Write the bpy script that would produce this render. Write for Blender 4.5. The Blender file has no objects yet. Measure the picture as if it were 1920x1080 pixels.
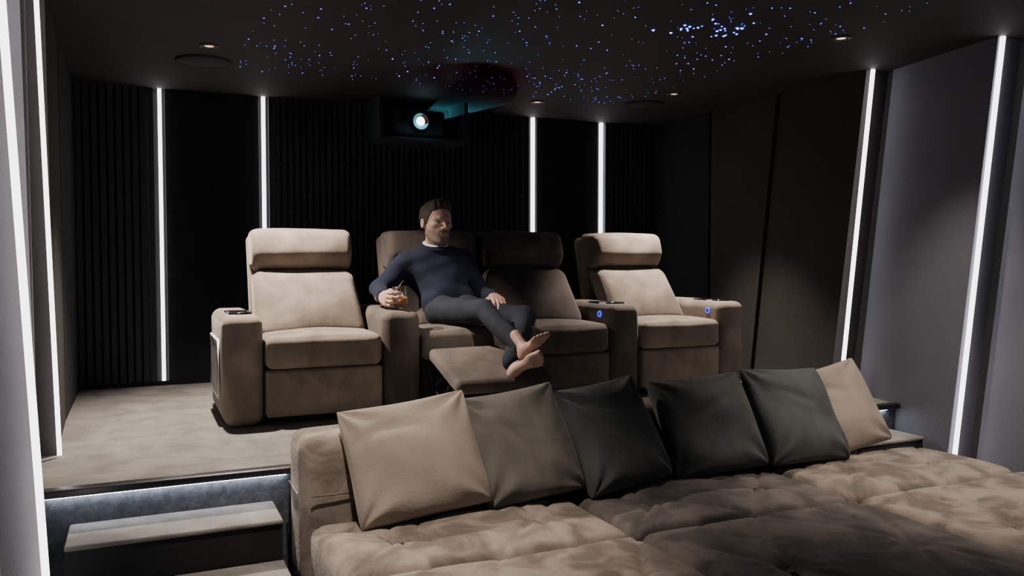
import bpy, math, random
import numpy as np
from mathutils import Vector
random.seed(7); np.random.seed(7)
S=0.83
scene=bpy.context.scene
PI=math.pi
# ---------------------------------------------------------------- materials
def M(name, c1, c2=None, rough=.85, nscale=4, bump=.15, bscale=120, metal=0, sheen=0, emis=None, estr=0, trans=0, ior=1.45, distort=.6, lo=.35, hi=.65, attr=None, spec=.5):
    m=bpy.data.materials.new(name); m.use_nodes=True
    nt=m.node_tree; b=nt.nodes['Principled BSDF']
    b.inputs['Roughness'].default_value=rough; b.inputs['Metallic'].default_value=metal
    b.inputs['Specular IOR Level'].default_value=spec
    b.inputs['IOR'].default_value=ior
    if sheen:
        b.inputs['Sheen Weight'].default_value=sheen; b.inputs['Sheen Roughness'].default_value=.4
        b.inputs['Sheen Tint'].default_value=(1,.92,.85,1)
    if trans: b.inputs['Transmission Weight'].default_value=trans
    if emis:
        b.inputs['Emission Color'].default_value=(*emis,1); b.inputs['Emission Strength'].default_value=estr
    b.inputs['Base Color'].default_value=(*c1,1)
    tc=nt.nodes.new('ShaderNodeTexCoord')
    if attr:
        a=nt.nodes.new('ShaderNodeAttribute'); a.attribute_name=attr
        nt.links.new(a.outputs['Color'], b.inputs['Base Color'])
    elif c2:
        n=nt.nodes.new('ShaderNodeTexNoise'); n.inputs['Scale'].default_value=nscale; n.inputs['Detail'].default_value=4
        n.inputs['Distortion'].default_value=distort
        nt.links.new(tc.outputs['Object'], n.inputs['Vector'])
        r=nt.nodes.new('ShaderNodeValToRGB'); r.color_ramp.elements[0].position=lo; r.color_ramp.elements[1].position=hi
        r.color_ramp.elements[0].color=(*c1,1); r.color_ramp.elements[1].color=(*c2,1)
        nt.links.new(n.outputs['Fac'], r.inputs['Fac']); nt.links.new(r.outputs['Color'], b.inputs['Base Color'])
    if bump:
        n2=nt.nodes.new('ShaderNodeTexNoise'); n2.inputs['Scale'].default_value=bscale; n2.inputs['Detail'].default_value=3
        nt.links.new(tc.outputs['Object'], n2.inputs['Vector'])
        bp=nt.nodes.new('ShaderNodeBump'); bp.inputs['Strength'].default_value=bump; bp.inputs['Distance'].default_value=.01
        nt.links.new(n2.outputs['Fac'], bp.inputs['Height']); nt.links.new(bp.outputs['Normal'], b.inputs['Normal'])
    return m
suede=M('taupe_suede',(.18,.148,.120),(.31,.258,.212),rough=.9,nscale=4.5,bump=.12,bscale=60,sheen=.2)
suede_mid=M('taupe_suede_shaded',(.080,.067,.058),(.14,.118,.102),rough=.9,nscale=4.5,bump=.12,bscale=60,sheen=.15)  # same taupe suede, dimmer light on the middle seats put into the colour
suede_dk=M('taupe_sofa_suede_shaded',(.055,.049,.045),(.13,.115,.103),rough=.9,nscale=5,bump=.12,bscale=60,sheen=.2,lo=.4,hi=.6)  # taupe sofa suede, middle section's shade and pushed nap put into the colour
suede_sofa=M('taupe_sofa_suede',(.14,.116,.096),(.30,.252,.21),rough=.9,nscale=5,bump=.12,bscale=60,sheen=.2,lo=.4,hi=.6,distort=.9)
pil_lt=M('beige_velvet',(.23,.193,.158),(.32,.272,.228),rough=.85,nscale=2.2,bump=.15,bscale=70,sheen=.2)
pil_mid=M('olive_grey_velvet',(.065,.061,.053),(.14,.13,.112),rough=.85,nscale=3,bump=.15,bscale=70,sheen=.2)
pil_dk=M('charcoal_velvet',(.036,.042,.043),(.070,.076,.075),rough=.85,nscale=3,bump=.15,bscale=70,sheen=.15)
carpet=M('carpet_taupe',(.20,.193,.178),(.30,.288,.267),rough=1,nscale=5,bump=.6,bscale=260)
carpet_bl=M('carpet_slate',(.06,.066,.08),(.11,.118,.14),rough=1,nscale=30,bump=.8,bscale=260)
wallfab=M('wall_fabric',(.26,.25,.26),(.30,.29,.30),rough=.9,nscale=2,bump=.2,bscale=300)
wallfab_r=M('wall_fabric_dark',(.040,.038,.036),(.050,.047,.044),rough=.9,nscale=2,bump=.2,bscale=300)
wall_lit=M('wall_fabric_lit',(.15,.155,.185),(.17,.175,.205),rough=.85,nscale=2,bump=.2,bscale=300)  # lit copy of the wall fabric, bluish LED glow put into the colour
slat_m=M('slat_charcoal',(.040,.055,.064),(.052,.069,.078),rough=.6,nscale=10,bump=.1)
black=M('black_matte',(.008,.009,.011),(.012,.013,.015),rough=.7,nscale=6,bump=.05)
panel_bk=M('acoustic_black',(.012,.015,.019),(.017,.020,.025),rough=.9,nscale=6,bump=.1,bscale=300)
ceil_m=M('ceiling_black',(.024,.0225,.022),(.029,.027,.026),rough=.75,nscale=2,bump=.05)
blackgloss=M('black_gloss',(.01,.01,.012),rough=.15,bump=0)
darkmetal=M('dark_metal',(.08,.08,.085),rough=.35,metal=.9,bump=0)
bronze=M('bronze_trim',(.12,.09,.07),rough=.4,metal=.6,bump=0)
led=M('led_white',(1,1,1),emis=(1,.93,.96),estr=5,bump=0)
led_cool=M('led_cool',(1,1,1),emis=(.88,.92,1),estr=26,bump=0)
led_blue=M('led_blue',(.05,.08,1),emis=(.05,.07,1),estr=1.3,bump=0)
star_m=M('fibre_star',(.1,.1,1),emis=(.05,.07,1),estr=6,bump=0)
star_b=M('fibre_star_bright',(.1,.2,1),emis=(.06,.11,1),estr=13,bump=0)
for m in (star_m,star_b): m.cycles.emission_sampling='NONE'
lens_g=M('projector_lens_glow',(.5,.9,1),emis=(.6,.95,1),estr=10,bump=0)
lens_r=M('projector_lens_ring',(.1,.4,.5),emis=(.05,.35,.5),estr=1.6,bump=0)
warm_lens=M('downlight_lens',(1,.9,.8),emis=(1,.80,.6),estr=2.5,bump=0)
skin=M('skin',(.5,.3,.22),rough=.55,bump=.05,bscale=150,attr='Col')
skin2=M('skin_plain',(.43,.275,.215),(.50,.325,.26),rough=.55,nscale=12,bump=.05,bscale=150)
hairm=M('hair_brown',(.030,.022,.018),(.075,.057,.046),rough=.6,nscale=60,bump=.6,bscale=140,distort=3)
eyew=M('eye_white',(.6,.56,.52),rough=.3,bump=0); eyed=M('iris',(.03,.025,.02),rough=.1,bump=0)
navy=M('navy_knit',(.004,.007,.021),(.008,.012,.033),rough=.95,nscale=8,bump=.35,bscale=180,sheen=.02)
trous=M('slate_trouser',(.009,.013,.021),(.016,.021,.032),rough=.9,nscale=8,bump=.2,bscale=120)
cotton=M('white_cotton',(.75,.73,.7),rough=.9,bump=.1)
def glass_mat(name,tint,gl):
    m=bpy.data.materials.new(name);m.use_nodes=True;nt=m.node_tree;nt.nodes.clear()
    o=nt.nodes.new('ShaderNodeOutputMaterial');mx=nt.nodes.new('ShaderNodeMixShader');t=nt.nodes.new('ShaderNodeBsdfTransparent');g=nt.nodes.new('ShaderNodeBsdfGlossy')
    t.inputs[0].default_value=(*tint,1);g.inputs['Roughness'].default_value=.12
    lw=nt.nodes.new('ShaderNodeLayerWeight');lw.inputs[0].default_value=gl
    nt.links.new(lw.outputs['Facing'],mx.inputs[0]);nt.links.new(t.outputs[0],mx.inputs[1]);nt.links.new(g.outputs[0],mx.inputs[2]);nt.links.new(mx.outputs[0],o.inputs['Surface'])
    return m
glassm=glass_mat('clear_glass',(.95,.97,.98),.3)
whisky=M('whisky',(.85,.32,.06),rough=.25,trans=0,bump=0)
icem=M('ice',(.8,.82,.85),rough=.15,trans=.3,ior=1.31,bump=0)
white=M('white_enamel',(.8,.8,.8),rough=.4,bump=0)
paper=M('magazine_paper',(.5,.48,.45),(.6,.58,.55),rough=.6,bump=0)
# ---------------------------------------------------------------- mesh helpers
def mk(name,V,F,mat,parent=None,smooth=True,colors=None,matidx=None):
    V=np.asarray(V,float)
    c=(V.min(0)+V.max(0))/2
    me=bpy.data.meshes.new(name); me.from_pydata((V-c).tolist(),[],[list(map(int,f)) for f in F]); me.update()
    for mm in (mat if isinstance(mat,(list,tuple)) else [mat]): me.materials.append(mm)
    if smooth: me.polygons.foreach_set('use_smooth',[True]*len(me.polygons))
    if matidx is not None: me.polygons.foreach_set('material_index',matidx)
    if colors is not None:
        a=me.color_attributes.new('Col','FLOAT_COLOR','POINT'); a.data.foreach_set('color',np.c_[colors,np.ones(len(colors))].ravel())
    o=bpy.data.objects.new(name,me); scene.collection.objects.link(o)
    o.location=c
    if parent: o.parent=parent; o.location=[c[i]-parent.location[i] for i in range(3)]
    return o
def empty(name,loc):
    e=bpy.data.objects.new(name,None); e.empty_display_size=.1; e.location=loc; scene.collection.objects.link(e); return e
def join(parts):
    V=[];F=[];n=0
    for v,f in parts:
        V.append(np.asarray(v,float)); F+= [[i+n for i in q] for q in f]; n+=len(v)
    return np.vstack(V),F
def box(lo,hi):
    x0,y0,z0=lo;x1,y1,z1=hi
    V=[(x0,y0,z0),(x1,y0,z0),(x1,y1,z0),(x0,y1,z0),(x0,y0,z1),(x1,y0,z1),(x1,y1,z1),(x0,y1,z1)]
    F=[(0,3,2,1),(4,5,6,7),(0,1,5,4),(1,2,6,5),(2,3,7,6),(3,0,4,7)]
    return V,F
def rbox(lo,hi,r,n=6,puff=(0,0,0),fn=None,seg=4):
    lo=np.array(lo,float);hi=np.array(hi,float);c=(lo+hi)/2;h=(hi-lo)/2
    r=min(r,h.min()*.98)
    if isinstance(n,int): n=(n,n,n)
    ax=[]
    for a in range(3):
        t=[(h[a]-r)+r*math.tan(k*PI/4/seg) for k in range(seg,-1,-1)]
        mid=list(np.linspace(-(h[a]-r),h[a]-r,n[a]+1)[1:-1])
        ax.append([-x for x in t]+mid+t[::-1])
    idx={};V=[];F=[]
    def g(i,j,k):
        key=(i,j,k)
        if key not in idx: idx[key]=len(V); V.append((ax[0][i],ax[1][j],ax[2][k]))
        return idx[key]
    N=[len(a) for a in ax]
    for a in range(3):
        b,cc=(a+1)%3,(a+2)%3
        for s in (0,N[a]-1):
            for i in range(N[b]-1):
                for j in range(N[cc]-1):
                    q=[]
                    for di,dj in ((0,0),(1,0),(1,1),(0,1)):
                        k=[0,0,0];k[a]=s;k[b]=i+di;k[cc]=j+dj;q.append(g(*k))
                    F.append(q if s else q[::-1])
    P=np.array(V);Q=np.clip(P,-(h-r),h-r);D=P-Q;L=np.linalg.norm(D,axis=1,keepdims=True);L[L==0]=1
    R=Q+D/L*r
    u=P/h
    for a in range(3):
        if puff[a]:
            b,cc=(a+1)%3,(a+2)%3
            R[:,a]+=np.sign(u[:,a])*puff[a]*np.abs(u[:,a])**2*(1-u[:,b]**2)*(1-u[:,cc]**2)
    R=R+c
    if fn is not None: R=fn(R)
    return R,F
def lathe(prof,c,n=32,axis='z'):
    V=[];F=[];m=len(prof)
    for i in range(n):
        a=2*PI*i/n
        for r,z in prof:
            if axis=='z': V.append((c[0]+r*math.cos(a),c[1]+r*math.sin(a),c[2]+z))
            elif axis=='y': V.append((c[0]+r*math.cos(a),c[1]-z,c[2]+r*math.sin(a)))
            else: V.append((c[0]-z,c[1]-r*math.cos(a),c[2]+r*math.sin(a)))
    for i in range(n):
        j=(i+1)%n
        for k in range(m-1):
            F.append((i*m+k,j*m+k,j*m+k+1,i*m+k+1))
    return V,F
def tube(pts,r,n=8,closed=False):
    pts=[np.array(p,float) for p in pts];V=[];F=[];m=len(pts)
    for i,p in enumerate(pts):
        a=pts[(i-1)%m] if (closed or i>0) else p; b=pts[(i+1)%m] if (closed or i<m-1) else p
        t=b-a;t/=np.linalg.norm(t)+1e-9
        up=np.array([0,0,1.]) if abs(t[2])<.9 else np.array([1.,0,0])
        s=np.cross(t,up);s/=np.linalg.norm(s);w=np.cross(s,t)
        for k in range(n):
            an=2*PI*k/n;V.append(p+r*(s*math.cos(an)+w*math.sin(an)))
    for i in range(m if closed else m-1):
        j=(i+1)%m
        for k in range(n):
            l=(k+1)%n;F.append((i*n+k,i*n+l,j*n+l,j*n+k))
    if not closed:
        F.append(list(range(n)));F.append(list(range((m-1)*n,m*n))[::-1])
    return V,F
# ---------------------------------------------------------------- room
YB=6.91; XL=-.42; XR=4.64; ZC=2.78; YF=-.6; PZ=.5
mk('floor',*box((XL-.1,YF,-.1),(XR+.3,YB+.1,0)),carpet_bl,smooth=False)
mk('ceiling',*box((XL-.2,YF,ZC),(XR+.4,YB+.2,ZC+.1)),ceil_m,smooth=False)
mk('wall_back',*box((XL-.2,YB+.03,0),(XR+.3,YB+.15,ZC)),black,smooth=False)
mk('wall_left',*box((XL-.25,YF,0),(XL-.09,YB+.15,ZC)),wallfab,smooth=False)
mk('wall_right',*box((XR+.14,YF,0),(XR+.3,YB+.15,ZC)),wallfab_r,smooth=False)
mk('platform_carpet',*box((XL-.08,4.0,0),(XR+.13,YB+.02,PZ)),[carpet],smooth=False)
mk('platform_riser',*box((XL-.08,3.975,0),(XR+.13,3.999,PZ-.03)),carpet_bl,smooth=False)
V,F=rbox((XL-.07,3.93,PZ-.028),(XR+.12,3.9995,PZ+.006),.008,2,seg=2)
mk('trim_platform_nosing',V,F,darkmetal)
def slats(x0,x1,name):
    parts=[];p=.052;n=int((x1-x0)/p);p=(x1-x0)/n
    for i in range(n):
        a=x0+i*p
        parts.append(box((a+.004,YB-.03,PZ),(a+p-.014,YB+.005,ZC)))
    V,F=join(parts);mk(name,V,F,slat_m,smooth=False)
slats(XL,.13,'slat_panel');slats(.965,3.305,'slat_panel');slats(4.105,XR,'slat_panel')
for x0,x1 in ((.195,.895),(3.375,4.035)):
    V,F=rbox((x0,YB-.02,PZ+.003),(x1,YB+.02,ZC-.003),.008,1,seg=2);mk('acoustic_panel',V,F,panel_bk)
def strip(a,b,w,d,dirv,name='led_strip_light',m=led):
    a=np.array(a,float);b=np.array(b,float);t=(b-a)/np.linalg.norm(b-a);s=np.array(dirv,float);s/=np.linalg.norm(s)
    n=np.cross(t,s);n/=np.linalg.norm(n)
    V=[]
    for p in (a,b):
        for i,j in ((-1,-1),(1,-1),(1,1),(-1,1)): V.append(p+s*w/2*i+n*d/2*j)
    F=[(0,3,2,1),(4,5,6,7),(0,1,5,4),(1,2,6,5),(2,3,7,6),(3,0,4,7)]
    return mk(name,V,F,m,smooth=False)
for x in (.163,.930,3.34,4.07):
    strip((x,YB-.012,PZ+.002),(x,YB-.012,ZC-.002),.027,.034,(1,0,0))
mk('trim_back_wall',*box((XL,YB-.035,PZ),(XR,YB-.0305,PZ+.035)),black,smooth=False)
def rpanel(yft,yfb,ynt,ynb,mat,xf=XR+.06,xn=XR-.06,xb=XR+.14,zb=.002,name='acoustic_panel'):
    zt=ZC-.002;g=.012
    V=[(xf,yfb-g,zb),(xn,ynb+g,zb),(xb,ynb+g,zb),(xb,yfb-g,zb),(xf,yft-g,zt),(xn,ynt+g,zt),(xb,ynt+g,zt),(xb,yft-g,zt)]
    F=[(0,3,2,1),(4,5,6,7),(0,1,5,4),(1,2,6,5),(2,3,7,6),(3,0,4,7)]
    if xb>xf: F=[f[::-1] for f in F]
    return mk(name,V,F,mat,smooth=False)
rpanel(YB-.02,YB-.02,5.97,5.97,panel_bk,xf=XR-.0,xn=XR-.0,zb=PZ+.001)
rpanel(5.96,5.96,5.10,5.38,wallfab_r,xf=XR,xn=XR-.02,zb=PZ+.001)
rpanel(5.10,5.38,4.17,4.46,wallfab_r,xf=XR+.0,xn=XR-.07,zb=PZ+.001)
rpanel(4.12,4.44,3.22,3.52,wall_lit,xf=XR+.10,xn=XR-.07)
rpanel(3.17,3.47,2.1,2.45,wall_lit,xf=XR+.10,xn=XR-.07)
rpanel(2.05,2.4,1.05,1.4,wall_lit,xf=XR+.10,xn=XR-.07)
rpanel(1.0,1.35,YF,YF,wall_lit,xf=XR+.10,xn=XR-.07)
strip((XR-.045,4.395,PZ+.008),(XR-.045,4.15,ZC-.004),.022,.02,(1,0,0))
for ytop,yb in ((3.22,3.50),(2.08,2.43),(1.03,1.38)):
    strip((XR-.045,yb,.003),(XR-.045,ytop,ZC-.004),.022,.02,(1,0,0))
def lpanel(yft,yfb,ynt,ynb,mat,xf,xn,zb=.002): return rpanel(yft,yfb,ynt,ynb,mat,xf=xf,xn=xn,xb=XL-.09,zb=zb)
lpanel(YB-.02,YB-.02,5.6,5.65,panel_bk,XL+.0,XL+.0,zb=PZ+.001)
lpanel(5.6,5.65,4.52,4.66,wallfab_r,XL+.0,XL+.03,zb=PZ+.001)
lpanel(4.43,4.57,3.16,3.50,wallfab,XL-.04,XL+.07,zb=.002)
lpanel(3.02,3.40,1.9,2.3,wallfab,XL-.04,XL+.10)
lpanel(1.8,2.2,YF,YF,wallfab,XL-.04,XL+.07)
strip((XL+.045,4.625,PZ+.01),(XL+.0,4.47,ZC-.004),.020,.02,(1,0,0))
strip((XL+.10,3.46,.003),(XL+.015,3.07,ZC-.004),.024,.02,(1,0,0))
strip((XL+.05,2.25,.003),(XL+.03,1.85,ZC-.004),.024,.02,(1,0,0))
def stair(x0,x1,name,x2):
    e=empty(name,((x0+x1)/2,3.6,0))
    for i,(a,y0,y1,z) in enumerate(((x0,3.66,3.974,.345),(x2,3.34,3.659,.17))):
        V,F=rbox((a,y0,z-.022),(x1,y1,z),.01,3,seg=2);mk('tread_%d'%(i+1),V,F,carpet,e)
        mk('riser_%d'%(i+1),*box((a+.003,y0+.012,.001),(x1-.003,y1,z-.0225)),black,e,smooth=False)
stair(-.29,.56,'carpeted_steps',-.29);stair(3.98,4.56,'carpeted_steps',4.34)
for x0,x1 in ((-.38,.62),(3.98,4.56)):
    mk('step_led_light',*box((x0,3.955,PZ-.034),(x1,3.972,PZ-.0285)),led_cool,smooth=False)
def downlight(x,y,power,aim=None,ang=75,col=(1,.86,.74)):
    e=empty('ceiling_downlight',(x,y,ZC-.01))
    V,F=lathe([(.028,-.002),(.032,-.010),(.054,-.008),(.058,-.001),(.056,0)],(x,y,ZC),28);mk('trim_ring',V,F,bronze,e)
    V,F=lathe([(.0005,-.004),(.029,-.004),(.029,-.0035)],(x,y,ZC),24);mk('lens',V,F,warm_lens,e)
    L=bpy.data.lights.new('spot','SPOT');L.energy=power;L.spot_size=math.radians(ang);L.spot_blend=.8;L.shadow_soft_size=.03;L.color=col
    o=bpy.data.objects.new('lamp',L);scene.collection.objects.link(o);o.parent=e;o.location=(0,0,-.02)
    a=Vector(aim)-Vector((x,y,ZC-.03)) if aim else Vector((0,0,-1))
    o.rotation_euler=a.to_track_quat('-Z','Y').to_euler()
downlight(.41,5.36,370,(.85,5.05,.6),100)
downlight(3.86,5.42,260,(3.70,5.2,.6),75)
downlight(3.77,3.64,70,(3.9,3.3,.4),85)
downlight(3.03,6.17,3,(3.03,6.3,.6),70)
downlight(1.75,2.70,130,(1.95,5.0,1.20),22)  # added unseen spot to brighten the seated man, in place of screen light
downlight(.55,2.75,175,(1.0,3.25,.5),58)
downlight(3.8,2.3,130,(3.8,2.95,.35),66)
for x,y,r in ((.41,5.80,.175),(3.9,5.9,.165)):
    V,F=lathe([(.0005,-.012),(r*.85,-.012),(r*.9,-.006),(r*.93,-.016),(r,-.014),(r,0)],(x,y,ZC),40);mk('ceiling_speaker',V,F,ceil_m)
def star_mesh(pts):
    V=[];F=[]
    for x,y,r in pts:
        b=len(V)
        for k in range(6): V.append((x+r*math.cos(k*PI/3),y+r*math.sin(k*PI/3),ZC-.0005))
        V.append((x,y,ZC-r*.8))
        for k in range(6): F.append((b+(k+1)%6,b+k,b+6))
    return V,F
pts=[];bp=[]
for i in range(1150):
    x=random.uniform(.6,3.75);y=random.uniform(1.6,6.0)
    if random.random()<.6*abs(math.sin(2.1*x+1.3*y))*abs(math.sin(1.7*y-x)): continue
    pts.append((x,y,random.choice([.0020,.0026,.003,.0036,.0048])))
for cx,cy,sx,n in ((2.83,3.86,.05,9),(3.10,3.76,.06,10),(2.98,3.82,.16,14)):
    for i in range(n): bp.append((random.gauss(cx,sx),random.gauss(cy,sx*.8),random.uniform(.005,.010)))
for i in range(16):
    bp.append((random.uniform(.8,3.6),random.uniform(2.6,5.8),.005))
V1,F1=star_mesh(pts);V2,F2=star_mesh(bp);V,F=join([(V1,F1),(V2,F2)])
mk('star_ceiling_lights',V,F,[star_m,star_b],smooth=False,matidx=[0]*len(F1)+[1]*len(F2))
# projector + niche
e=empty('projector_shelf',(2.14,6.6,2.6))
x0,x1,y0,y1,z0=1.77,2.52,6.45,6.87,2.44
V,F=join([box((x0,y0,z0),(x1,y1,z0+.025)),box((x0,y0,z0+.0255),(x0+.025,y1,ZC-.001)),box((x1-.025,y0,z0+.0255),(x1,y1,ZC-.001)),box((x0+.0255,y1-.02,z0+.0255),(x1-.0255,y1,ZC-.001))])
mk('shelf_frame',V,F,slat_m,e,smooth=False)
e=empty('projector',(2.12,6.6,2.6))
V,F=rbox((1.90,6.5,z0+.045),(2.34,6.80,2.70),.03,3);mk('body',V,F,slat_m,e)
V,F=join([box((1.93,6.52,z0+.0255),(1.97,6.56,z0+.05)),box((2.27,6.52,z0+.0255),(2.31,6.56,z0+.05)),box((2.1,6.74,z0+.0255),(2.14,6.78,z0+.05))]);mk('feet',V,F,black,e,smooth=False)
lc=(2.115,6.5,2.60)
V,F=lathe([(.085,0),(.085,.03),(.072,.045),(.066,.04)],lc,36,'y');mk('lens_barrel',V,F,black,e)
V,F=lathe([(.066,.036),(.034,.028)],lc,36,'y');mk('lens_ring',V,F,lens_r,e)
V,F=lathe([(.035,.030),(.025,.040),(.0005,.046)],lc,36,'y');mk('lens_glass',V,F,lens_g,e)
parts=[]
for i in range(6): parts.append(box((2.225+i*.016,6.494,2.53),(2.231+i*.016,6.4995,2.66)))
V,F=join(parts);mk('vents',V,F,darkmetal,e,smooth=False)
L=bpy.data.lights.new('beam','SPOT');L.energy=8;L.color=(.4,.85,1);L.spot_size=math.radians(30);L.spot_blend=.9;L.shadow_soft_size=.02
o=bpy.data.objects.new('projector_lamp',L);scene.collection.objects.link(o);o.parent=e;o.location=(lc[0]-2.12,6.42-6.6,0);o.rotation_euler=Vector((0,-1,.02)).to_track_quat('-Z','Y').to_euler()
L=bpy.data.lights.new('spill','POINT');L.energy=.22;L.color=(.3,.8,1);L.shadow_soft_size=.06
o=bpy.data.objects.new('lens_spill',L);scene.collection.objects.link(o);o.parent=e;o.location=(lc[0]-2.12,6.36-6.6,-.02)
bm=bpy.data.materials.new('projector_beam_haze');bm.use_nodes=True;nt=bm.node_tree;nt.nodes.clear()
out=nt.nodes.new('ShaderNodeOutputMaterial');em=nt.nodes.new('ShaderNodeEmission');em.inputs['Color'].default_value=(.15,.7,.9,1)
tc=nt.nodes.new('ShaderNodeTexCoord');sp=nt.nodes.new('ShaderNodeSeparateXYZ');nt.links.new(tc.outputs['Generated'],sp.inputs[0])
pw=nt.nodes.new('ShaderNodeMath');pw.operation='POWER';nt.links.new(sp.outputs['Y'],pw.inputs[0]);pw.inputs[1].default_value=5
ml=nt.nodes.new('ShaderNodeMath');ml.operation='MULTIPLY';nt.links.new(pw.outputs[0],ml.inputs[0]);ml.inputs[1].default_value=.22
nt.links.new(ml.outputs[0],em.inputs['Strength']);nt.links.new(em.outputs[0],out.inputs['Volume'])
V=[];F=[];n=24
for k in range(n):
    a=2*PI*k/n;V.append((lc[0]+.03*math.cos(a),6.448,lc[2]+.03*math.sin(a)));
for k in range(n):
    a=2*PI*k/n;V.append((lc[0]+.02+.20*math.cos(a),5.05,lc[2]+.02+.13*math.sin(a)))
for k in range(n): F.append((k,n+k,n+(k+1)%n,(k+1)%n))
F.append(list(range(n)));F.append(list(range(n,2*n))[::-1])
mk('beam',V,F,bm,e)
# ---------------------------------------------------------------- recliners
def wob(P,amp=.004,f=9,seed=0):
    P=P.copy();x,y,z=P[:,0],P[:,1],P[:,2]
    d=amp*(np.sin(f*x+seed+2*np.sin(f*.7*z))+np.sin(f*1.3*z+1.7*seed+1.5*np.sin(f*.9*x)))
    P[:,1]+=d;P[:,2]+=.5*d;return P
def arm(e,x0,x1,y0,mat,nm,cup=True,btn=False,z1=.655):
    V,F=rbox((x0,y0+.012,PZ+.012),(x1,y0+.86,PZ+z1),.06,(4,8,6),puff=(.006,.006,.008),fn=lambda P:wob(P,.0015,14,x0));mk(nm,V,F,mat,e)
    if cup:
        cx,cy=(x0+x1)/2,y0+.16
        zt=PZ+z1+.006
        V,F=lathe([(.0005,-.002),(.05,-.002),(.054,.006),(.066,.007),(.068,.0),(.068,-.01)],(cx,cy,zt),32);mk(nm+'_cup_holder',V,F,blackgloss,e)
        V,F=rbox((x0+.04,cy+.09,zt-.006),(x1-.04,cy+.24,zt+.004),.003,1,seg=2);mk(nm+'_tray_plate',V,F,blackgloss,e)
    if btn:
        c=(x0-.004,y0+.16,PZ+.585)
        V,F=lathe([(.014,.0),(.014,.008),(.021,.008),(.024,-.006)],c,24,'x');mk(nm+'_switch_ring',V,F,led_blue,e)
        V,F=lathe([(.014,.003),(.0005,.004)],c,24,'x');mk(nm+'_switch_button',V,F,darkmetal,e)
def back(e,x0,x1,mat,dy=0,lift=0,nm='back'):
    zb,zm,zt=PZ+.50,PZ+.90,PZ+1.18
    def lean(P):
        P=P.copy();t=(P[:,2]-zb)/(zm-zb)
        P[:,1]+=dy+.30*np.clip(t,-.3,1.2)
        cx=(x0+x1)/2;P[:,0]=cx+(P[:,0]-cx)*(1.03-.06*np.clip(t,0,1))
        return wob(P,.004,11,x0)
    V,F=rbox((x0+.005,5.22,zb),(x1-.005,5.45,zm-.0),.06,(12,4,12),puff=(.0,.06,.012),fn=lean);mk(nm+'_cushion',V,F,mat,e)
    def lean2(P):
        P=P.copy();t=np.clip((P[:,2]-zm)/(zt-zm),0,1)
        fr=(P[:,1]<5.68)
        P[:,1]+=dy+.06*t-.02*np.sin(t*PI)+fr*.06*np.clip((.42-t)/.42,0,1)
        return wob(P,.002,11,x0+3)
    V,F=rbox((x0+.012,5.53,zm-.0),(x1-.012,5.80,zt),.05,(12,4,12),puff=(0,.025,.008),fn=lean2);mk(nm+'_headrest',V,F,mat,e)
    def lean3(P):
        P=P.copy();t=np.clip((P[:,2]-PZ-.3)/.85,0,1);P[:,1]+=dy+.24*t;return P
    V,F=rbox((x0+.010,5.56,PZ+.1),(x1-.010,5.72,zt-.03),.05,(4,3,8),fn=lean3);mk(nm+'_shell',V,F,mat,e)
def seat(e,x0,x1,mat,nm='seat',y0=4.92,open_=False):
    V,F=rbox((x0+.006,y0,PZ+.335),(x1-.006,5.5,PZ+.525),.045,(10,8,3),puff=(0,.010,.025),fn=lambda P:wob(P,.002,12,x0));mk(nm+'_cushion',V,F,mat,e)
    if not open_:
        V,F=rbox((x0+.006,y0+.012,PZ+.05),(x1-.006,y0+.12,PZ+.328),.02,(8,2,4),puff=(0,.008,0));mk(nm+'_footrest_panel',V,F,mat,e)
        V,F=box((x0+.01,y0+.13,PZ+.012),(x1-.01,5.55,PZ+.33));mk(nm+'_base',V,F,black,e,smooth=False)
    else:
        V,F=box((x0+.01,y0+.05,PZ+.012),(x1-.01,5.55,PZ+.33));mk(nm+'_base',V,F,black,e,smooth=False)
        def tilt(P):
            P=P.copy();t=(4.93-P[:,1])/.58
            P[:,2]+=-.17*t;return wob(P,.0015,12,1)
        V,F=rbox((x0+.02,4.38,PZ+.355),(x1-.02,4.90,PZ+.435),.035,(10,10,2),puff=(0,.0,.02),fn=tilt);mk(nm+'_footrest',V,F,mat,e)
        parts=[]
        for x in (x0+.06,x1-.06):
            parts.append(tube([(x,5.0,PZ+.1),(x,4.72,PZ+.26)],.009,6))
            parts.append(tube([(x,5.0,PZ+.27),(x,4.78,PZ+.1),(x,4.60,PZ+.235)],.009,6))
        parts.append(tube([(x0+.06,4.72,PZ+.25),(x1-.06,4.72,PZ+.25)],.008,6))
        V,F=join(parts);mk(nm+'_mechanism',V,F,darkmetal,e)
A=empty('cinema_recliner',(1.02,5.3,PZ))
arm(A,.43,.655,4.93,suede,'arm_left');arm(A,1.372,1.615,4.93,suede_mid,'arm_right',cup=False)
seat(A,.66,1.368,suede);back(A,.66,1.34,suede)
fr=tube([(.418,5.12,PZ+.16),(.418,5.62,PZ+.16),(.418,5.62,PZ+.50),(.418,5.12,PZ+.50)],.009,6,closed=True)
mk('side_pocket_frame',*fr,white,A)
V,F=join([box((.412,5.2+i*.1,PZ+.17),(.42,5.26+i*.1,PZ+.44+.02*(i%2))) for i in range(4)]);mk('side_pocket_magazines',V,F,paper,A,smooth=False)
mk('side_pocket_lining',*box((.4215,5.125,PZ+.165),(.4265,5.615,PZ+.495)),blackgloss,A,smooth=False)
B=empty('cinema_loveseat_recliner',(2.31,5.3,PZ))
seat(B,1.622,2.308,suede_mid,'seat_a',open_=True);seat(B,2.312,2.996,suede_mid,'seat_b')
back(B,1.60,2.30,suede_mid,dy=.10,nm='back_a');back(B,2.31,2.99,suede_mid,dy=.04,nm='back_b')
C=empty('cinema_recliner',(3.6,5.3,PZ))
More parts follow.
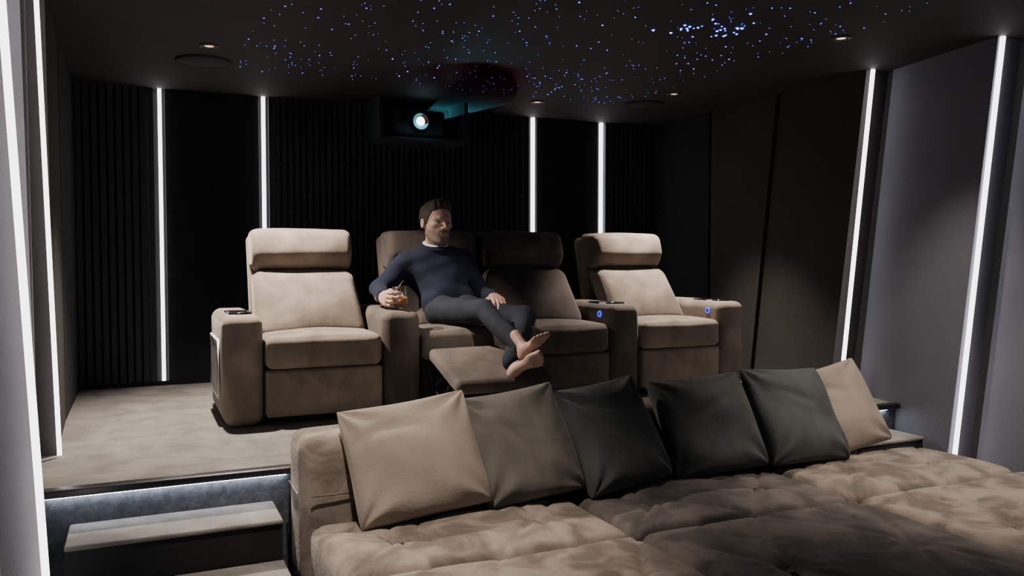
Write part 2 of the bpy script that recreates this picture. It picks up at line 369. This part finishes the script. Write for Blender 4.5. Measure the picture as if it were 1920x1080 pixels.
arm(C,3.002,3.25,4.93,suede_mid,'arm_left',btn=True);arm(C,3.955,4.19,4.93,suede,'arm_right',btn=True)
seat(C,3.256,3.95,suede);back(C,3.25,3.90,suede,dy=.04)
# ---------------------------------------------------------------- sofa
SO=empty('cinema_sofa_bed',(2.46,2.8,0))
SX=[.64,1.86,3.09,4.30];SY=[3.52,2.86,1.72]
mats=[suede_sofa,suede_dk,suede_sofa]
def tuft(x0,x1,y0,y1):
    nb=2;bx=[x0+(x1-x0)*(k+.5)/nb for k in range(nb)];by=(y0+y1)/2
    lines=[]
    for k,b in enumerate(bx):
        for cx,cy in ((b,y0),(b,y1)): lines.append((b,by,cx,cy,.55))
    for cx,cy in ((x0,y0),(x0,y1)): lines.append((bx[0],by,cx,cy,.9))
    for cx,cy in ((x1,y0),(x1,y1)): lines.append((bx[1],by,cx,cy,.9))
    m=(bx[0]+bx[1])/2
    lines+= [(bx[0],by,m,y0,.7),(bx[0],by,m,y1,.7),(bx[1],by,m,y0,.7),(bx[1],by,m,y1,.7)]
    def fn(P):
        P=P.copy();x,y,z=P[:,0],P[:,1],P[:,2]
        top=np.clip((z-.30)/.05,0,1);d=np.zeros(len(P))
        for ax,ay,cx,cy,w in lines:
            vx,vy=cx-ax,cy-ay;L2=vx*vx+vy*vy;t=np.clip(((x-ax)*vx+(y-ay)*vy)/L2,0,1)
            ds=np.hypot(x-ax-t*vx,y-ay-t*vy);d=np.maximum(d,w*(1-.45*t)*(.010*np.exp(-(ds/.035))+.016*np.exp(-(ds/.012)**2)))
        for b in bx:
            r=np.hypot(x-b,y-by);th=np.arctan2(y-by,x-b)
            d+=.035*np.exp(-(r/.05)**2)+.004*np.exp(-(r/.16)**2)*np.cos(11*th)
        P[:,2]-=top*d
        P[:,2]+=top*.004*(np.sin(7*x+3*y)+np.sin(5*y-6*x))
        return P
    return fn,bx,by
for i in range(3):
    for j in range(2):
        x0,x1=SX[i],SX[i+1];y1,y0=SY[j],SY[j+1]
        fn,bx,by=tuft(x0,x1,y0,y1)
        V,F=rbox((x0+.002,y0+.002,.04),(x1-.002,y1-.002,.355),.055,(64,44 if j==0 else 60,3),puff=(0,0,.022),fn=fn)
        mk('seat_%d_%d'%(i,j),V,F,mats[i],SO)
        for b in bx:
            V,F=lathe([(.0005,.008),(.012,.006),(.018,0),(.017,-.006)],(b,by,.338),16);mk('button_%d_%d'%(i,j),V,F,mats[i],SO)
    def bl(P):
        P=P.copy();t=np.clip(P[:,2]/.7,0,1);P[:,1]+=.03*t;return wob(P,.002,10,i)
    V,F=rbox((SX[i]+.002-(.02 if i==0 else 0),3.56,.04),([1.86,3.09,3.92][i]-.002,3.88,[.70,.70,.64][i]),.065,(12,4,10),puff=(.0,.02,.02),fn=bl)
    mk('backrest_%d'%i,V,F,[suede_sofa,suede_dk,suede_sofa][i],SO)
V,F=box((.72,1.8,.001),(4.22,3.5,.05));mk('plinth',V,F,black,SO,smooth=False)
V,F=join([tube([(.617,3.62,.46),(.617,3.86,.46)],.004,6),tube([(.66,3.555,.46),(1.8,3.555,.46)],.004,6)]);mk('backrest_seam',V,F,suede_sofa,SO)
# ---------------------------------------------------------------- pillows
def pillow(bc,tc,yaw,w,h,t,mat,seed,slump=.03):
    bc=np.array(bc,float);tc=np.array(tc,float);up=tc-bc;up/=np.linalg.norm(up)
    x=np.array([math.cos(yaw),math.sin(yaw),0]);x-=up*np.dot(x,up);x/=np.linalg.norm(x);nrm=np.cross(x,up)
    ctr=bc+up*h/2
    n=44;rs=np.random.RandomState(seed);ph=rs.uniform(0,6,10)
    V=[];F=[];idx={}
    g=np.sin(np.linspace(-PI/2,PI/2,n+1))
    for s in (1,-1):
        for i in range(n+1):
            for j in range(n+1):
                if s==-1 and (i in(0,n) or j in(0,n)): idx[(s,i,j)]=idx[(1,i,j)];continue
                u,v=g[i],g[j]
                T=max(0,(1-u*u)*(1-v*v))**.36
                X=u*(1-.05*(1-v*v)*u*u-.035*u*u*v*v*v*v);Yv=v*(1-.05*(1-u*u)*v*v-.035*v*v*u*u*u*u)
                z=t*T*(1-.22*v)
                wr=0
                for k,(cu,cv) in enumerate(((-1,-1),(1,-1),(1,1),(-1,1))):
                    r=math.hypot(u-cu,v-cv);th=math.atan2(v-cv,u-cu)
                    wr+=.013*math.exp(-(r/.65)**2)*math.cos(8*th+ph[k])*min(1,T*2)
                wr+=.009*math.sin(3.1*u+ph[4]+2*math.sin(2*v+ph[5]))*T+.008*math.sin(4.3*v+ph[6]+1.5*u)*T
                wr-=.014*math.exp(-((v-.25*math.sin(2*u+ph[7])-.25)/.10)**2)*math.exp(-((u-.5*math.cos(ph[8]))/.45)**2)
                z+=wr
                Yv-=slump*(1-u*u)*(v>0)*v
                p=ctr+x*(X*w/2)+up*(Yv*h/2)+nrm*(s*z)
                idx[(s,i,j)]=len(V);V.append(p)
        for i in range(n):
            for j in range(n):
                q=[idx[(s,i,j)],idx[(s,i+1,j)],idx[(s,i+1,j+1)],idx[(s,i,j+1)]]
                F.append(q if s==1 else q[::-1])
    return mk('throw_pillow',V,F,mat)
zb=.375
pillow((1.12,3.33,zb),(1.08,3.60,.83),-.10,.61,.55,.105,pil_lt,1)
pillow((1.655,3.35,zb),(1.60,3.62,.84),-.02,.53,.56,.10,pil_mid,2)
pillow((2.17,3.35,zb),(2.09,3.64,.86),.08,.52,.57,.10,pil_dk,3)
pillow((2.74,3.38,zb),(2.73,3.66,.86),-.04,.60,.55,.10,pil_dk,4)
pillow((3.31,3.35,zb),(3.32,3.64,.86),.07,.59,.57,.095,pil_dk,5)
pillow((3.75,3.45,zb),(3.68,3.72,.86),-.12,.56,.54,.08,pil_lt,6)
# ---------------------------------------------------------------- SDF figure
def nets(f,lo,hi,h):
    lo=np.array(lo,float);hi=np.array(hi,float)
    n=np.ceil((hi-lo)/h).astype(int)+1
    ax=[lo[a]+h*np.arange(n[a]) for a in range(3)]
    X,Y,Z=np.meshgrid(*ax,indexing='ij');P=np.stack([X,Y,Z],-1)
    Vv=f(P);In=Vv<0
    cs=tuple(n-1);acc=np.zeros(cs+(3,));cnt=np.zeros(cs)
    for a in range(3):
        b,c=(a+1)%3,(a+2)%3
        for ob in (0,1):
            for oc in (0,1):
                sl0=[None]*3;sl1=[None]*3
                sl0[a]=slice(0,n[a]-1);sl1[a]=slice(1,n[a])
                sl0[b]=sl1[b]=slice(ob,n[b]-1+ob);sl0[c]=sl1[c]=slice(oc,n[c]-1+oc)
                v0=Vv[tuple(sl0)];v1=Vv[tuple(sl1)];m=(v0<0)!=(v1<0)
                t=np.where(m,v0/np.where(m,v0-v1,1),0)
                acc[...,a]+=np.where(m,t,0);acc[...,b]+=np.where(m,ob,0);acc[...,c]+=np.where(m,oc,0);cnt+=m
    ids=-np.ones(cs,int);mk_=cnt>0;ids[mk_]=np.arange(mk_.sum())
    cell=np.argwhere(mk_);verts=lo+h*(cell+acc[mk_]/cnt[mk_][:,None])
    F=[]
    for a in range(3):
        b,c=(a+1)%3,(a+2)%3
        sl0=[None]*3;sl1=[None]*3
        sl0[a]=slice(0,n[a]-1);sl1[a]=slice(1,n[a]);sl0[b]=sl1[b]=slice(1,n[b]-1);sl0[c]=sl1[c]=slice(1,n[c]-1)
        i0=In[tuple(sl0)];i1=In[tuple(sl1)]
        E=np.argwhere(i0!=i1)
        if len(E)==0: continue
        pos=i0[tuple(E.T)]
        E=E.copy();E[:,b]+=1;E[:,c]+=1
        def cid(db,dc):
            q=E.copy();q[:,b]+=db;q[:,c]+=dc;return ids[tuple(q.T)]
        q=np.stack([cid(-1,-1),cid(0,-1),cid(0,0),cid(-1,0)],1)
        q[~pos]=q[~pos][:,::-1];F+=q.tolist()
    return verts,F
def cap(P,a,b,ra,rb,s=(1,1,1)):
    s=np.array(s,float);a=np.array(a,float)/s;b=np.array(b,float)/s;Q=P/s
    ab=b-a;t=np.clip(((Q-a)@ab)/(ab@ab+1e-12),0,1)
    return (np.linalg.norm(Q-a-t[...,None]*ab,axis=-1)-(ra+(rb-ra)*t))*s.min()
def ell(P,c,r):
    r=np.array(r,float);return (np.linalg.norm((P-np.array(c))/r,axis=-1)-1)*r.min()
def smin(a,b,k):
    h=np.clip(.5+.5*(b-a)/k,0,1);return b+(a-b)*h-k*h*(1-h)
def smax(a,b,k): return -smin(-a,-b,k)
def frame(V,o,x,y,z): return np.array(o)+V[:,:1]*np.array(x)+V[:,1:2]*np.array(y)+V[:,2:3]*np.array(z)
def nrm(v): v=np.array(v,float);return v/np.linalg.norm(v)
MAN=empty('man',(1.95,5.2,PZ))
z=lambda h:PZ+h
SHR=(1.675,5.48,z(.945));SHL=(2.10,5.48,z(.955))
ELR=(1.475,5.42,z(.775));WRR=(1.440,5.205,z(.735))
ELL=(2.215,5.40,z(.73));WRL=(2.19,5.14,z(.725))
def sweater(P):
    d=cap(P,(1.935,5.34,z(.70)),(1.895,5.44,z(.90)),.172,.180,(1,.72,1))
    d=smin(d,cap(P,(1.87,5.30,z(.675)),(2.01,5.30,z(.675)),.115,.115,(1,1,.9)),.05)
    d=smin(d,cap(P,(1.79,5.45,z(.955)),(1.98,5.45,z(.96)),.10,.10,(1,.85,1)),.08)
    d=smin(d,cap(P,SHR,SHL,.075,.075),.06)
    d=smin(d,cap(P,(1.885,5.46,z(1.0)),(1.882,5.44,z(1.07)),.085,.075),.06)
    hem=5.215-P[...,1]+.25*(P[...,2]-z(.70))
    d=smax(d,hem,.02)
    aR=smin(cap(P,SHR,ELR,.080,.058),cap(P,ELR,WRR,.058,.042),.03)
    aL=smin(cap(P,SHL,ELL,.080,.058),cap(P,ELL,WRL,.058,.042),.03)
    d=smin(d,smin(aR,aL,.01),.035)
    d=smax(d,P[...,2]-z(1.085)+.25*(5.44-P[...,1]),.01)
    x,y,zz=P[...,0],P[...,1],P[...,2]
    d=d+.0035*np.sin(38*zz+9*x+3*np.sin(11*x+7*y))+.003*np.sin(23*x-31*zz+2*np.sin(15*zz))
    return d
V,F=nets(sweater,(1.36,5.05,z(.50)),(2.34,5.66,z(1.14)),.0085);mk('sweater',V,F,navy,MAN)
def cuff(a,b,r,mat,nm):
    a=np.array(a);b=np.array(b);t=nrm(b-a)
    V,F=tube([b-t*.035,b-t*.012,b+t*.008],r,16);mk(nm,V,F,mat,MAN)
cuff(ELR,WRR,.044,navy,'cuff_r');cuff(ELL,WRL,.044,navy,'cuff_l')
HR=(1.86,5.25,z(.625));HL=(2.04,5.25,z(.625))
KR=(1.985,4.81,z(.650));KL=(2.28,4.84,z(.60))
AR=(2.062,4.43,z(.462));AL=(1.992,4.41,z(.372))
def trousers(P):
    d=cap(P,(1.87,5.28,z(.635)),(2.03,5.28,z(.635)),.112,.112,(1,1,.92))
    r=smin(cap(P,HR,KR,.100,.070),cap(P,KR,AR,.068,.048),.02)
    l=smin(cap(P,HL,KL,.100,.070),cap(P,KL,AL,.068,.048),.02)
    d=smin(d,smin(r,l,.012),.035)
    x,y,zz=P[...,0],P[...,1],P[...,2]
    d=d+.0035*np.sin(30*y+14*x+3*np.sin(13*x))+.0035*np.sin(26*x-19*y+21*zz)
    return d
V,F=nets(trousers,(1.70,4.34,z(.26)),(2.42,5.50,z(.80)),.0085);mk('trousers',V,F,trous,MAN)
def foot(side):
    def f(P):
        P=P*np.array([side,1,1])
        d=smin(ell(P,(0,.03,.045),(.036,.045,.045)),cap(P,(0,.055,.10),(0,.035,.20),.036,.038),.03)
        d=smin(d,cap(P,(0,.06,.06),(.004,.19,.030),.040,.030,(1,1,1)),.03)
        d=smin(d,ell(P,(.004,.205,.028),(.052,.05,.024)),.025)
        toes=[(.036,.225,.030,.285,.0185),(.012,.235,.012,.288,.0125),(-.010,.232,-.012,.278,.012),(-.029,.224,-.032,.264,.0112),(-.045,.210,-.049,.246,.0105)]
        dt=None
        for x0,y0,x1,y1,r in toes:
            t=smin(cap(P,(x0,y0,.028),(x1,y1,.024),r,r),ell(P,(x1,y1,.022),(r*1.12,r*1.1,r)),.004)
            dt=t if dt is None else np.minimum(dt,t)
        return smin(d,dt,.009)
    return f
def place_foot(heel,toe,knee,side,nm,s=1.0,roll=0):
    V,F=nets(foot(side),(-.08,-.03,-.01),(.08,.32,.24),.004)
    f=nrm(np.array(toe)-np.array(heel));up=nrm(np.array(knee)-np.array(heel));up=nrm(up-f*np.dot(up,f))
    x=np.cross(f,up)
    c,s_=math.cos(roll),math.sin(roll);x,up=x*c+up*s_,up*c-x*s_
    mk(nm,frame(V*s,heel,x,f,up),F,skin2,MAN)
place_foot((2.055,4.37,z(.372)),(2.10,4.21,z(.515)),KR,-1,'foot_r',.88)
place_foot((1.950,4.35,z(.290)),(2.055,4.21,z(.395)),KL,1,'foot_l',.88)
def hand(side,curls,thumb,splay=.06):
    bx=[-.034,-.0115,.011,.032];by=[.094,.099,.095,.086]
    ln=[(.046,.027,.022),(.051,.031,.023),(.047,.029,.022),(.037,.022,.019)]
    def f(P):
        P=P*np.array([side,1,1])
        d=cap(P,(0,-.08,0),(0,.01,0),.030,.027,(1,1,.8))
        d=smin(d,ell(P,(0,.05,-.002),(.042,.058,.019)),.02)
        for x,y in zip(bx,by): d=smin(d,cap(P,(x*.5,.02,0),(x,y,0),.015,.0135),.012)
        out=d
        for i in range(4):
            p=np.array([bx[i],by[i],0.]);a=0;sx=(i-1.5)*splay;fi=None
            for k in range(3):
                a+=curls[i][k];q=p+ln[i][k]*np.array([math.sin(sx)*math.cos(a),math.cos(sx)*math.cos(a),-math.sin(a)])
                c=cap(P,p,q,.0112-.0012*k,.0104-.0012*k);fi=c if fi is None else smin(fi,c,.003);p=q
            out=np.minimum(out,smin(d,fi,.006))
        t=None
        for k in range(len(thumb)-1):
            c=cap(P,thumb[k],thumb[k+1],.0155-.0022*k,.0135-.0018*k);t=c if t is None else smin(t,c,.004)
        return smin(out,t,.008)
    return f
hs=1.12
V,F=nets(hand(1,[(.30,.75,.75),(.28,.75,.8),(.28,.8,.8),(.35,.9,.8)],[(-.022,.018,-.006),(-.045,.045,-.03),(-.042,.072,-.058),(-.035,.085,-.075)]),(-.085,-.08,-.13),(.08,.23,.04),.0034)
yv=nrm((.02,-1,-.02));zv=nrm((-1,-.02,.10));zv=nrm(zv-yv*np.dot(zv,yv));xv=np.cross(yv,zv)
mk('hand_r',frame(V*hs,(1.430,5.185,z(.730)),xv,yv,zv),F,skin2,MAN)
V,F=nets(hand(-1,[(.35,.35,.25),(.4,.4,.3),(.45,.4,.3),(.5,.4,.3)],[(-.022,.018,-.006),(-.050,.045,-.018),(-.058,.075,-.028),(-.056,.098,-.036)]),(-.09,-.08,-.12),(.09,.22,.04),.0034)
yv=nrm((-.12,-1,-.17));zv=nrm((.12,-.15,1));zv=nrm(zv-yv*np.dot(zv,yv));xv=np.cross(yv,zv)
mk('hand_l',frame(V*hs,(2.188,5.12,z(.728)),xv,yv,zv),F,skin2,MAN)
HS=.31
def headf(P):
    d=ell(P,(0,.05,.13),(.315,.40,.365))
    d=smin(d,ell(P,(0,-.08,-.16),(.25,.275,.32)),.10)
    d=smin(d,cap(P,(-.05,-.255,-.405),(.05,-.255,-.405),.085,.085),.08)
    for s in (-1,1):
        d=smin(d,cap(P,(s*.20,.02,-.23),(s*.12,-.18,-.37),.07,.07),.08)
        d=smin(d,ell(P,(s*.165,-.225,-.06),(.085,.075,.06)),.07)
        d=smin(d,cap(P,(s*.09,-.318,.085),(s*.19,-.262,.075),.040,.038),.04)
    d=smin(d,cap(P,(-.09,-.316,.085),(.09,-.316,.085),.040,.040),.05)
    for s in (-1,1):
        d=smax(d,-ell(P,(s*.125,-.395,.015),(.080,.082,.050)),.03)
        d=smin(d,cap(P,(s*.07,-.325,.035),(s*.185,-.285,.030),.022,.020),.012)
        d=smin(d,cap(P,(s*.075,-.315,-.04),(s*.18,-.285,-.036),.020,.020),.025)
    d=smin(d,cap(P,(0,-.335,.05),(0,-.435,-.105),.026,.036),.035)
    for s in (-1,1): d=smin(d,ell(P,(s*.045,-.385,-.125),(.028,.038,.024)),.02)
    d=smin(d,ell(P,(0,-.305,-.24),(.12,.06,.09)),.05)
    d=smin(d,cap(P,(-.055,-.350,-.236),(.055,-.350,-.236),.014,.014),.018)
    d=smin(d,cap(P,(-.045,-.348,-.278),(.045,-.348,-.278),.018,.018),.018)
    d=smax(d,-cap(P,(-.075,-.374,-.257),(.075,-.374,-.257),.008,.008),.010)
    for s in (-1,1):
        e=smax(ell(P,(s*.325,.05,-.01),(.038,.070,.115)),-ell(P,(s*.365,.03,0),(.026,.038,.07)),.02)
        d=smin(d,e,.02)
    d=smin(d,cap(P,(0,.10,-.25),(0,.14,-.95),.20,.215),.07)
    return d
V,F=nets(headf,(-.42,-.54,-.95),(.42,.52,.54),.0145)
x,y,zz=V.T
def ss(a,b,t): t=np.clip((t-a)/(b-a),0,1);return t*t*(3-2*t)
ax_=np.abs(x)
beard=ss(-.10,-.20,zz)*ss(.14,.0,y)*ss(-.60,-.48,zz)*np.where(ax_>.13,1,0)
front=np.maximum(ss(-.155,-.180,zz)*ss(-.235,-.220,zz),ss(-.295,-.318,zz))*ss(.17,.14,ax_)*ss(-.60,-.48,zz)*ss(.0,-.1,y)
sidefront=ss(.075,.105,ax_)*ss(.18,.15,ax_)*ss(-.17,-.2,zz)*ss(-.6,-.48,zz)*ss(0,-.1,y)
bmk=np.clip(np.maximum.reduce([beard*.9,front,sidefront]),0,1)
bmk*=ss(-.53,-.47,zz)
sk=np.array([.54,.365,.29]);bd=np.array([.115,.095,.08]);lip=np.array([.36,.20,.165])
lm=ss(.075,.06,ax_)*ss(-.220,-.230,zz)*ss(-.30,-.29,zz)*(y<-.3)
nz=.85+.3*np.random.rand(len(V))
col=sk+(bd-sk)*(bmk*.85*nz).clip(0,1)[:,None];col=col+(lip-col)*(lm*.8)[:,None]
yaw=math.radians(8)
HX=np.array([math.cos(yaw),math.sin(yaw),0]);HY=np.array([-math.sin(yaw),math.cos(yaw),0]);HZ=np.array([0,0,1.])
HO=(1.878,5.40,z(1.228))
def hw(V): return frame(np.asarray(V)*HS,HO,HX,HY,HZ)
mk('head',hw(V),F,skin,MAN,colors=col)
def hairf(P):
    x,y,zz=P[...,0],P[...,1],P[...,2]
    d=ell(P,(0,.075,.15),(.345,.415,.375))
    d=smin(d,ell(P,(.02,-.18,.39),(.23,.16,.14)),.08)
    line=np.interp(y,[-.5,-.30,-.22,-.15,-.09,.0,.05,.12,.2,.6],[.31,.30,.22,.08,-.06,-.12,.08,.10,-.28,-.32])
    d=smax(d,(line-zz)*.6,.03)
    d=d+.010*np.sin(34*x+6*np.sin(9*y)+8*zz)*ss(.1,.4,zz)
    return d
V,F=nets(hairf,(-.42,-.46,-.45),(.42,.56,.60),.016);mk('hair',hw(V),F,hairm,MAN)
def browf(P):
    d=None
    for s in (-1,1):
        c=np.minimum(cap(P,(s*.05,-.350,.092),(s*.115,-.343,.108),.012,.013),cap(P,(s*.115,-.343,.108),(s*.185,-.298,.092),.013,.008))
        d=c if d is None else np.minimum(d,c)
    return d
V,F=nets(browf,(-.26,-.42,.04),(.26,-.24,.15),.008);mk('eyebrows',hw(V),F,hairm,MAN)
for s in (-1,1):
    V,F=nets(lambda P:ell(P,(s*.125,-.262,-.002),(.062,.062,.055)),(s*.125-.08,-.35,-.08),(s*.125+.08,-.18,.08),.012);mk('eye',hw(V),F,eyew,MAN)
    V,F=nets(lambda P:ell(P,(s*.125,-.310,.0),(.026,.020,.026)),(s*.125-.04,-.345,-.04),(s*.125+.04,-.27,.04),.007);mk('iris',hw(V),F,eyed,MAN)
pts=[(1.880+.078*math.cos(a),5.432+.076*math.sin(a),z(1.080)+.022*math.sin(a)) for a in np.linspace(0,2*PI,28,endpoint=False)]
V,F=tube(pts,.013,8,closed=True);mk('tshirt_collar',V,F,cotton,MAN)
pts=[(1.880+.090*math.cos(a),5.432+.088*math.sin(a),z(1.058)+.022*math.sin(a)) for a in np.linspace(0,2*PI,28,endpoint=False)]
V,F=tube(pts,.014,8,closed=True);mk('sweater_collar',V,F,navy,MAN)
G=empty('whisky_tumbler',(1.520,5.07,z(.665)))
gc=(1.520,5.075,z(.672))
V,F=lathe([(.0005,0),(.044,0),(.048,.006),(.053,.132),(.0505,.133),(.0465,.020),(.0005,.018)],gc,40);mk('glass',V,F,glassm,G)
V,F=lathe([(.0005,.0190),(.0458,.0205),(.0475,.066),(.0005,.066)],gc,40);mk('whisky',V,F,whisky,G)
V,F=rbox((gc[0]-.024,gc[1]-.026,gc[2]+.052),(gc[0]+.014,gc[1]+.01,gc[2]+.085),.005,1,seg=2);mk('ice_cube',V,F,icem,G)
# ---------------------------------------------------------------- world + camera
w=bpy.data.worlds.new('World');scene.world=w;w.use_nodes=True
bg=w.node_tree.nodes['Background'];bg.inputs[0].default_value=(.42,.65,.95,1);bg.inputs[1].default_value=.08
cam=bpy.data.cameras.new('Camera');co=bpy.data.objects.new('Camera',cam);scene.collection.objects.link(co)
cam.lens=28.9;cam.sensor_width=36;cam.clip_start=.02
co.location=(0,0,1.5);co.rotation_euler=(math.radians(90-2.23),0,math.radians(-24.4))
scene.camera=co
for o in list(scene.objects):
    if o.parent is None:
        o.location=[c*S for c in o.location]
        if o.type!='CAMERA': o.scale=(S,S,S)
